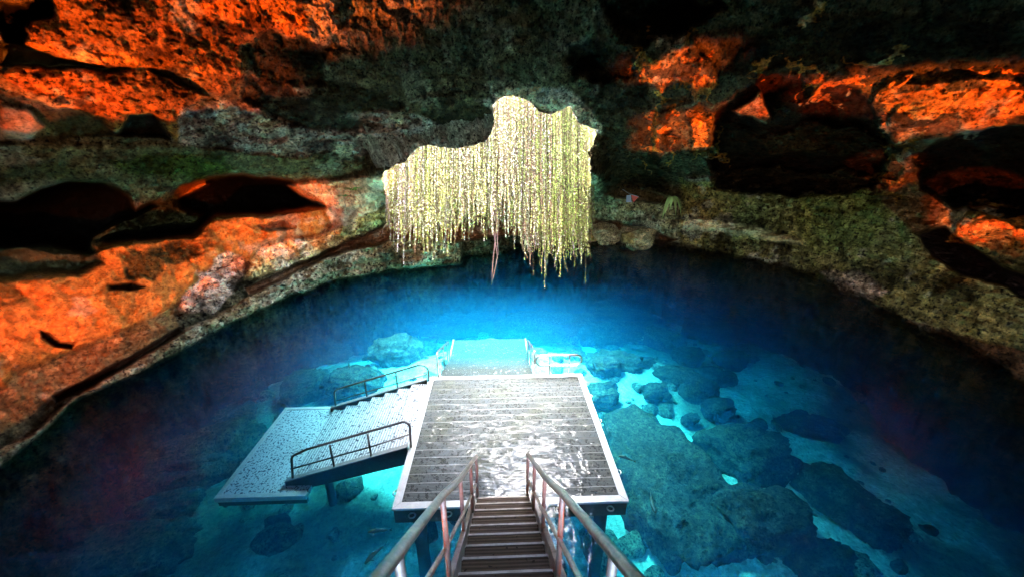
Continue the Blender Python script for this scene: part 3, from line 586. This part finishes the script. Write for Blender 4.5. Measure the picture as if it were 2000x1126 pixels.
# ------------------------------------------------------------------ entrance stairs
def entrance_stairs():
    R = root('entrance_stairs', (.03, 2.5, 1.3), 'worn wooden stairs with two steel handrails leading down to the grey platform', 'stairs')
    xl, xr = -.385, .445
    for k in range(1, 16):
        y = DY0-.266*k; z = DZ+.2*k-.02; 
        b = MB()
        for j in range(2):
            b.box((xl+.012, y+.135*j-.02+.004, z-.04), (xr-.012, y+.135*(j+1)-.02-.004, z))
        b.build('tread', M_TREAD, R, bevel=.005)
        b = MB(); b.box((xl+.02, y+.25, z-.04), (xr-.02, y+.262, z+.13) if False else (xr-.02, y+.262, z-.002)); b.build('riser', M_UNDER, R)
        b = MB(); b.box((xl+.012, y+.252, z+.0005), (xr-.012, y+.27, z+.006)); b.build('nosing', M_STRING, R)
    for x in (xl, xr):
        s = -1 if x == xl else 1; x0, x1 = (x-.055, x) if s < 0 else (x, x+.055)
        b = MB(); b.prism([(DY0+.02, DZ-.02), (DY0+.02, DZ+.26), (DY0-.12, DZ+.30), (.2, DZ+.33+.752*(DY0-.2)), (.2, DZ-.05+.752*(DY0-.2)), (DY0-.1, DZ-.3), (DY0+.02, DZ-.3)], 0, x0, x1)
        b.build('stringer', M_STRING, R, bevel=.006)
    L = [(930,890,4.4),(919,908,3.72),(899,933,3.03),(864,967,2.02),(740,1126,.86)]; Lm = [(930,944,4.4),(907,997,3.03),(868,1073,2.02),(834,1130,1.5)]
    Rr = [(1031,886,4.4),(1044,906,3.72),(1064,931,3.03),(1099,963,2.02),(1240,1126,.86)]; Rm = [(1032,938,4.4),(1058,990,3.03),(1091,1050,2.02),(1131,1126,1.4)]
    for top, mid in ((L, Lm), (Rr, Rm)):
        T = [bp(a, b, Y=c) for a, b, c in top]; e = T[-1]+(T[-1]-T[-2])*.9
        h = rail_tube('handrail', [T[0]]+T[2:]+[e], .027, R, M_RAIL, 14)
        TY = [p[1] for p in T[::-1]]
        def at(y): return np.array([np.interp(y, TY, [p[i] for p in T[::-1]]) for i in range(3)])
        for y in (4.39, 3.72, 3.03, 2.02, 1.05):
            p = at(y); zb = DZ+.2+.752*(DY0-y)-(.4 if y > 4.3 else 0); rail_tube('post', [(p[0], y, p[2]-.01), (p[0], y, zb)], .021, h, M_RAILPOST, 10)
        Mp = [bp(a, b, Y=c) for a, b, c in mid]; rail_tube('middle_rail', Mp+[Mp[-1]+(Mp[-1]-Mp[-2])*1.2], .018, h, M_RAIL, 10)
M_STRING = simple('weathered_board', (.34, .30, .27), .6, 0, .4, 10, .004)
M_RAILPOST = simple('satin_post', (.20, .17, .15), .5, .5, .3, 20)
entrance_stairs()

# ------------------------------------------------------------------ vines
def leaf_mat():
    m, n, b, out = mat('vine_leaf'); c = N(n, 'ShaderNodeAttribute', attribute_name='col').outputs['Color']
    n.links.new(c, b.inputs['Base Color']); b.inputs['Roughness'].default_value = .75; b.inputs['Specular IOR Level'].default_value = .15
    tl = N(n, 'ShaderNodeBsdfTranslucent'); n.links.new(c, tl.inputs['Color']); mx = N(n, 'ShaderNodeMixShader'); mx.inputs[0].default_value = .3
    n.links.new(b.outputs[0], mx.inputs[1]); n.links.new(tl.outputs[0], mx.inputs[2]); n.links.new(mx.outputs[0], out.inputs['Surface']); return m
M_LEAF = leaf_mat()
def leaf_color(u, rnd):
    u = u+rnd.gauss(0, 24)
    k = rnd.random(); g = (.24, .30, .05); yl = (.50, .47, .13); cr = (.66, .60, .34); br = (.20, .11, .06); pk = (.55, .42, .38)
    if u < 800: w = (.10, .30, .25, .08, .27)
    elif u < 960: w = (.20, .38, .32, .04, .06)
    elif u < 1015: w = (.12, .25, .48, .05, .10)
    elif u < 1052: w = (.10, .22, .22, .38, .08)
    else: w = (.52, .28, .10, .08, .02)
    for c, p in zip((g, yl, cr, br, pk), w):
        if k < p: break
        k -= p
    s = rnd.uniform(.75, 1.2)*.92; return tuple(x*s for x in c)
def leafy_strand(mb, path, rnd, u, size=.05, step=.045, stem=.006, leaf_from=0, stem_c=(.22, .12, .07), droop=(-1.6, -.3)):
    own = leaf_color(u, rnd); tone = rnd.choice((.4, .7, .9, 1.0, 1.15, 1.35))
    mb.tube(path, stem, 4, stem_c, False)
    P = [Vector([float(x) for x in p]) for p in path]; seg = [(P[i+1]-P[i]).length for i in range(len(P)-1)]; T = sum(seg); s = leaf_from
    while s < T:
        q = s; i = 0
        while i < len(seg)-1 and q > seg[i]: q -= seg[i]; i += 1
        p = P[i].lerp(P[i+1], min(1, q/max(seg[i], 1e-6))); a = rnd.uniform(0, 2*pi); sz = size*rnd.uniform(.6, 1.25)
        d = Vector((cos(a), sin(a), rnd.uniform(*droop))).normalized(); t = d.cross(Vector((0, 0, 1))).normalized()*sz*.42
        c = own if rnd.random() < .7 else leaf_color(u, rnd); c = tuple(min(.85, x*tone) for x in c); up = d.cross(t).normalized()*sz*.12
        mb.add([p, p+d*sz*.5+t+up, p+d*sz, p+d*sz*.5-t+up], [(0, 1, 2), (0, 2, 3)], c)
        s += step*rnd.uniform(.6, 1.4)
BOT = ([752,780,805,835,860,890,930,960,990,1015,1035,1060,1100,1130,1158], [425,445,452,462,448,430,420,412,425,450,470,482,480,478,468])
def vines():
    rnd = random.Random(8); mb = MB(); xs = []
    for i in range(1150):
        u = rnd.uniform(752, 1156); Y = 13.4+.45*rnd.random()**1.5-.10*cos((u-955)/200*pi/2)
        bot = np.interp(u, *BOT)-rnd.gauss(13, 26); top = 255 if u > 960 else 265
        a = bp(u, 175, Y=Y+.1); b = bp(u+rnd.uniform(-4, 4), bot, Y=Y); a[2] = min(a[2], 7.6)
        n = 9; path = []; ph = rnd.uniform(0, 6)
        for k in range(n+1):
            f = k/n; p = a*(1-f)+b*f; p = p+np.array([.035*sin(ph+f*7), .03*cos(ph*2+f*5), 0])*(.3+f); path.append(p)
        leafy_strand(mb, path, rnd, u, .047, .026)
    o = mb.build('vine_curtain', M_LEAF, None, False, 0, True)
    tag(o, 'thick sunlit curtain of yellow green vines hanging in the sinkhole opening', 'vines', None, 'stuff')
    # single strands that trail below the curtain
    TR = [(757,462,'short strand at the far left end of the vine curtain'), (775,470,'curled strand second from the left end of the vine curtain'), (794,478,'wavy strand under the pale pink left end of the vine curtain'),
          (838,494,'longest leafy strand under the left half of the vine curtain'), (858,462,'short green strand just right of the longest left strand'), (888,470,'hooked leafy strand halfway between the left end and the root'),
          (902,452,'short leafy strand beside the hooked one, nearer the root'), (925,445,'stubby leafy strand just left of the hanging root'), (1008,470,'short strand just right of the hanging root'),
          (1032,520,'leafy strand with a tip curling right, right of the root'), (1022,505,'leafy strand hanging straight beside the curling tip'), (1060,535,'thin reddish strand dangling over blue water, middle of the right half'),
          (1072,506,'short leafy strand right of the thin reddish strand'), (1090,521,'wavy beaded strand in the middle of the right half of the curtain'), (1104,532,'longest strand near the right end of the vine curtain'),
          (1126,500,'short strand just left of the right end of the vine curtain'), (1143,500,'curved strand at the far right end of the vine curtain')]
    for u, v, lb in TR:
        mb = MB(); Y = 13.25+.3*rnd.random(); a = bp(u+rnd.uniform(-8, 8), np.interp(u, *BOT)-70, Y=Y); b = bp(u, v, Y=Y-.05)
        n = 14; hook = rnd.uniform(-.22, .22); path = []
        for k in range(n+1):
            f = k/n; p = a*(1-f)+b*f; p = p+np.array([.05*sin(f*9+u)+hook*max(0, f-.7)*3, .03*cos(f*6), 0]); path.append(p)
        leafy_strand(mb, path, rnd, u, .05, .05, .010)
        tag(mb.build('trailing_vine', M_LEAF, None, False, 0, True), lb, 'vine', 'single strands trailing below the vine curtain')
    mb = MB()
    for pts in ([(968,400),(970,440),(966,480),(962,520),(960,556)], [(966,400),(962,440),(968,480),(972,500),(966,530),(960,556)], [(970,405),(973,440),(971,470),(974,498)]):
        mb.tube(smooth_path([bp(u, v, Y=13.4+.02*k) for k, (u, v) in enumerate(pts)], 3, .2), .016, 6, (.34, .17, .13))
    tag(mb.build('hanging_root', M_LEAF, None, True, 0, True), 'long reddish brown twin root hanging from the vine curtain almost to the water', 'root')
vines()

# ------------------------------------------------------------------ boulders under water
def boulder(u, v, hw, hh, z, label, seed, group='sunken boulders on the pool bed', tone=(.30, .29, .22), flat=.6, rot=0, sub=5, sunk=True):
    c = bp(u, v, z=z)
    for _ in range(4 if sunk else 0):
        c = bp(u, v, z=z); z = .5*z+.5*(float(bed_z(c[0:1], c[1:2])[0])+.28)
    d = c-CC; zc = d@CF; sx = .86*hw*zc/FPX; flat = min(.95, flat*1.35)
    dep = math.asin(min(1, -d[2]/np.linalg.norm(d)))                      # looking-down angle
    sy = max(.15, (.86*hh*zc/FPX-sx*flat*cos(dep)*.35)/max(.2, sin(dep))); sy = min(max(sy, sx*.45), sx*2.2); sz = min(sx, sy)*flat
    bm = bmesh.new(); bmesh.ops.create_icosphere(bm, subdivisions=sub, radius=1)
    V = np.array([q.co[:] for q in bm.verts]); o = np.array([seed*3.7, seed*1.3, seed*2.1])
    rr = 1+.45*fbm(V*1.0+o, 1.0, 3, seed)+.22*fbm(V+o, 2.2, 4, seed+3, .55, True)+.10*fbm(V+o, 6, 4, seed+5, .6, True)
    b = np.sign(V)*np.abs(V)**.72; V2 = b/np.linalg.norm(b, axis=1, keepdims=True)**.4*rr[:, None]*.95
    for q, p in zip(bm.verts, V2): q.co = p*np.array([sx, sy, sz])
    me = bpy.data.meshes.new('boulder'); bm.to_mesh(me); bm.free()
    me.polygons.foreach_set('use_smooth', [True]*len(me.polygons)); me.materials.append(M_BOULDER)
    cc = np.array(tone)*(1+.9*fbm(V2+o, 2.2, 5, seed+9, .65))[:, None]; a = me.color_attributes.new('col', 'FLOAT_COLOR', 'POINT')
    c4 = np.ones((len(V2), 4), np.float32); c4[:, :3] = np.clip(cc, .01, .8); a.data.foreach_set('color', c4.ravel())
    ra = me.attributes.new('rgh', 'FLOAT', 'POINT'); ra.data.foreach_set('value', np.full(len(V2), .9, np.float32))
    rs = me.attributes.new('rest', 'FLOAT_VECTOR', 'POINT'); rs.data.foreach_set('vector', (V2*np.array([sx, sy, sz])+o).ravel().astype(np.float32))
    ob = bpy.data.objects.new('boulder', me); col.objects.link(ob); ob.location = c; ob.rotation_euler = (0, 0, rot)
    return tag(ob, label, 'boulder', group)
BL = [
 (902,634,84,24,-2.3,'long flat sunken slab beyond the far steps, pointing right',.35,.15),
 (1045,640,104,40,-2.6,'broad sunken slab just behind the far steps and right rail',.4,.1),
 (778,693,52,34,-2.0,'rounded cracked boulder beyond the upper handrail of the side steps',.7,.2),
 (600,757,48,34,-2.7,'drowned boulder left of the upper side handrail, against bright sand',.5,.3),
 (690,748,62,34,-2.6,'drowned boulder behind the upper side handrail',.5,-.2),
 (478,762,42,30,-3.0,'small mossy boulder left of the bright patch of sand',.7,.4),
 (425,818,74,38,-3.0,'dark low boulder behind the sunken white platform corner',.5,.2),
 (385,905,120,72,-3.0,'large dark boulder left of the sunken white platform',.55,.5),
 (215,1085,185,62,-2.6,'flat greenish boulder in the lower left corner of the pool',.35,.1),
 (1205,600,72,17,-3.2,'lens shaped boulder standing alone in the far blue water',.5,-.1),
 (1225,632,88,16,-3.4,'low wide slab under the lens shaped boulder',.4,-.1),
 (1172,657,44,28,-3.0,'round boulder at the right end of the broad sunken slab',.6,.3),
 (1205,708,62,28,-2.7,'tilted flat slab beyond the guard rail casting a dark shadow',.5,-.35),
 (1257,712,30,16,-3.2,'small dark boulder at the tip of the tilted flat slab',.6,.2),
 (1298,668,32,30,-3.4,'upright boulder between two streaks of bright sand',.7,.3),
 (1225,655,32,13,-3.5,'small flat boulder in the bright sand beside the upright boulder',.4,.1),
 (1340,702,34,22,-3.4,'grey boulder at the right edge of the bright sand',.6,.4),
 (1322,738,44,24,-3.2,'wide topped boulder on the bright sand right of the platform',.6,-.2),
 (1368,768,40,28,-3.2,'dark boulder below the wide topped boulder',.7,.3),
 (1398,738,40,24,-3.4,'dark boulder behind the wide topped boulder',.6,.1),
 (1385,650,62,36,-3.8,'big dim boulder far to the right in the blue water',.6,.4),
 (1300,935,118,140,-2.3,'huge mossy boulder alongside the right edge of the platform',.4,.3),
 (1462,895,98,66,-3.0,'huge smooth boulder right of the mossy boulder',.55,.3),
 (1490,1020,100,70,-3.0,'huge dark boulder below the smooth boulder',.6,.2),
 (1650,990,62,72,-3.6,'tall dim boulder at the right edge of the dark water',.6,.3),
 (1575,835,60,30,-4.0,'low dim boulder above the smooth boulder',.5,-.3),
 (1180,720,36,26,-2.9,'small boulder next to the guard rail corner',.6,.2),
 (1172,770,34,24,-2.9,'flat stone below the guard rail corner',.5,.1),
 (1187,757,22,14,-2.9,'pale stone by the right edge of the platform',.7,.2),
 (1280,765,30,18,-3.2,'round stone at the top end of the mossy boulder',.6,.2),
 (1600,1095,80,40,-3.6,'low dark boulder in the lower right of the pool',.5,.2),
 (1152,622,42,14,-2.8,'flat stone off the right tip of the broad sunken slab',.4,.1),
 (1425,705,36,20,-3.4,'dim boulder farthest right in the mid distance of the pool',.6,.2),
 (1398,800,36,24,-3.2,'rounded boulder between the dark boulder and the smooth boulder',.6,.4),
 (1348,818,22,12,-3.2,'small dark stone on the sand above the smooth boulder',.6,.1),
 (1292,728,17,10,-3.2,'small stone on bright sand left of the wide topped boulder',.6,.3),
 (640,690,44,20,-3.0,'dim low boulder in the blue water left of the cracked boulder',.5,.2),
 (555,712,38,20,-3.1,'dim boulder farthest left in the mid distance of the pool',.5,.5),
 (1100,690,24,14,-2.7,'pale stone between the far steps and the guard rail',.6,.2),
 (330,985,60,34,-3.2,'dark boulder below the large dark boulder on the left',.5,.3),
 (820,690,44,24,-2.6,'dim boulder between the cracked boulder and the far steps',.5,.1),
]
boulder(1247, 463, 34, 17, .35, 'rounded tan boulder at the far water edge right of the vines', 9, 'boulders at the far shore', (.62, .45, .22), .5, .2, 4, False)
boulder(1180, 458, 28, 14, .40, 'brown boulder at the far water edge just right of the vine curtain', 10, 'boulders at the far shore', (.52, .33, .16), .5, .1, 4, False)
for i, (u, v, hw, hh, z, lb, fl, rt) in enumerate(BL):
    g = .07+.035*((i*37) % 5)/5
    boulder(u, v, hw, hh, z, lb, 40+i*7, flat=fl, rot=rt, tone=(g*.95, g*.98, g*.72))

# loose stones on the sand
def bed_stones():
    rnd = random.Random(5); mb = MB()
    ico = bmesh.new(); bmesh.ops.create_icosphere(ico, subdivisions=2, radius=1); V = np.array([v.co[:] for v in ico.verts]); Fc = [tuple(v.index for v in f.verts) for f in ico.faces]; ico.free()
    for i in range(520):
        x = rnd.gauss(1.5, 5); y = rnd.uniform(2.5, 16); r = .05+.16*rnd.random()**3*1.6
        z = float(bed_z(np.array([x]), np.array([y]))[0])
        n = 1+.5*fbm(V+i*3.1, 1.1, 2, i); W = V*n[:, None]*np.array([r*rnd.uniform(.8, 1.5), r*rnd.uniform(.8, 1.4), r*rnd.uniform(.5, .8)])
        a = rnd.uniform(0, 6.28); g = rnd.uniform(.05, .32)
        W = np.stack([W[:, 0]*cos(a)-W[:, 1]*sin(a)+x, W[:, 0]*sin(a)+W[:, 1]*cos(a)+y, W[:, 2]+z+.2*r], 1)
        mb.add(W, Fc, (g, g*.98, g*.8))
    o = mb.build('bed_stones', M_BOULDER, None, True, 0, True)
    ra = o.data.attributes.new('rgh', 'FLOAT', 'POINT'); ra.data.foreach_set('value', np.ones(len(mb.v), np.float32))
    rs = o.data.attributes.new('rest', 'FLOAT_VECTOR', 'POINT'); rs.data.foreach_set('vector', np.array(mb.v, np.float32).ravel())
    tag(o, 'loose stones scattered over the pale sand of the pool bed', 'stones', None, 'stuff')
bed_stones()

# fish
M_FISH = simple('dark_fish_skin', (.05, .05, .04), .4, 0, .4, 30)
def fish(u, v, z, L, ang, label):
    p = bp(u, v, z=z); n = 14; R = root('fish', tuple(p), label, 'fish', None); mb = MB(); ring = 10; vs = []; fs = []
    ca, sa = cos(ang), sin(ang)
    def W(x, y, zz): return (p[0]+x*ca-y*sa, p[1]+x*sa+y*ca, p[2]+zz)
    for i in range(n+1):
        t = i/n; w_ = L*.095*(sin(pi*min(1, t*1.02+.03))**.6)*(1-.55*t)+.004; hgt = w_*1.35; bend = .05*L*sin(t*3.2)
        for k in range(ring):
            a = 2*pi*k/ring; vs.append(W(L*(t-.4), bend+w_*cos(a), hgt*sin(a)))
    fs = [(i*ring+k, i*ring+(k+1) % ring, (i+1)*ring+(k+1) % ring, (i+1)*ring+k) for i in range(n) for k in range(ring)]+[tuple(range(ring))[::-1], tuple(range(n*ring, (n+1)*ring))]
    mb.add(vs, fs); mb.build('body', M_FISH, R, True)
    b0 = .05*L*sin(3.2)
    def fin(name, pts):
        f = MB(); t_ = L*.006; q = [W(x, y+t_, zz) for x, y, zz in pts]+[W(x, y-t_, zz) for x, y, zz in pts]; m_ = len(pts)
        f.add(q, [tuple(range(m_)), tuple(range(m_, 2*m_))[::-1]]+[(i, m_+i, m_+(i+1) % m_, (i+1) % m_) for i in range(m_)]); f.build(name, M_FISH, R)
    fin('tail_fin', [(L*.57, b0, .015*L), (L*.76, b0, .11*L), (L*.70, b0, 0), (L*.76, b0, -.11*L), (L*.57, b0, -.015*L)])
    fin('back_fin', [(-L*.1, .02*L, .10*L), (L*.02, .03*L, .19*L), (L*.2, .04*L, .08*L)])
    for sd_ in (-1, 1):
        fin('side_fin', [(-L*.2, sd_*L*.06, -.02*L), (-L*.05, sd_*L*.2, -.05*L), (-L*.1, sd_*L*.06, -.03*L)])
for a in ((735, 1037, -.9, .34, .1, 'dark fish swimming level under water just left of the entrance stairs'),
          (728, 1085, -1.0, .36, .9, 'dark fish swimming slanted below the level fish, left of the entrance stairs'),
          (1220, 893, -.9, .30, -.5, 'dark fish beside the right edge of the platform over the mossy boulder'),
          (1276, 985, -1.2, .40, 1.4, 'dark fish pointing away over the lower part of the mossy boulder'),
          (683, 713, -1.2, .34, 2.0, 'fish-shaped stand-in for a reddish brown root reflection behind the upper handrail of the side steps')): fish(*a)  # the last one stands in for a root's reflection on the water

# what grows and hangs on the far ledges
def plant(name, u, v, Y, n, L, label, cat, colr, droop, wd=.045):
    p = bp(u, v, Y=Y); R = root(name, tuple(p), label, cat); rnd = random.Random(int(u))
    for i in range(n):
        a = rnd.uniform(0, 2*pi); l = L*rnd.uniform(.6, 1.1); d = Vector((cos(a), sin(a)-.6, 0)).normalized(); side = d.cross(Vector((0, 0, 1))); mb = MB(); vs = []
        for k in range(6):
            t = k/5; c = Vector(tuple(p))+d*l*.7*t+Vector((0, 0, l*(.55*t-droop*t*t))); w_ = wd*sin(pi*(.08+.9*t))
            vs += [c-side*w_, c+Vector((0, 0, .25*w_)), c+side*w_]
        g = rnd.uniform(.8, 1.2)
        mb.add(vs, [(3*k+j, 3*k+j+1, 3*k+j+4, 3*k+j+3) for k in range(5) for j in range(2)], tuple(x*g for x in colr)); mb.build('leaf', M_LEAF, R, True, 0, True)
plant('hanging_plant', 1312, 385, 15.2, 9, .75, 'small pale green leafy plant hanging from the rock right of the vine curtain', 'plant', (.42, .48, .16), 1.5, .07)
plant('fern', 690, 372, 11.5, 14, .45, 'small bright green fern tuft on the pale rock left of the vine curtain', 'fern', (.22, .36, .06), .5, .03)
plant('fern', 672, 384, 11.5, 9, .32, 'smaller green fern tuft just left of the bright green tuft on the pale rock', 'fern', (.18, .30, .06), .5, .025)
def pennant():
    Y = 15.6; P = lambda u, v, dy=0: tuple(bp(u, v, Y=Y)+np.array([0, dy, 0]))
    R = root('pennant', P(1237, 388), 'small red and grey pennant on the far rock ledge right of the vines', 'flag')
    M_RED = simple('red_cloth', (.55, .08, .05), .8, 0, .2); M_GREYC = simple('grey_cloth', (.35, .37, .42), .8, 0, .2)
    def sheet(name, pts, m_):
        b = MB(); q = [P(*x) for x in pts]+[P(*x, .02) for x in pts]; n = len(pts)
        b.add(q, [tuple(range(n)), tuple(range(n, 2*n))[::-1]]+[(i, n+i, n+(i+1) % n, (i+1) % n) for i in range(n)]); b.build(name, m_, R)
    sheet('grey_panel', [(1224, 382), (1232, 381), (1234, 395), (1223, 395)], M_GREYC)
    sheet('red_panel', [(1233, 381), (1247, 385), (1237, 396)], M_RED)
    b = MB(); b.tube([P(1216, 370), P(1228, 378), P(1248, 385)], .015, 6); b.build('cord', M_SUB, R)
pennant()
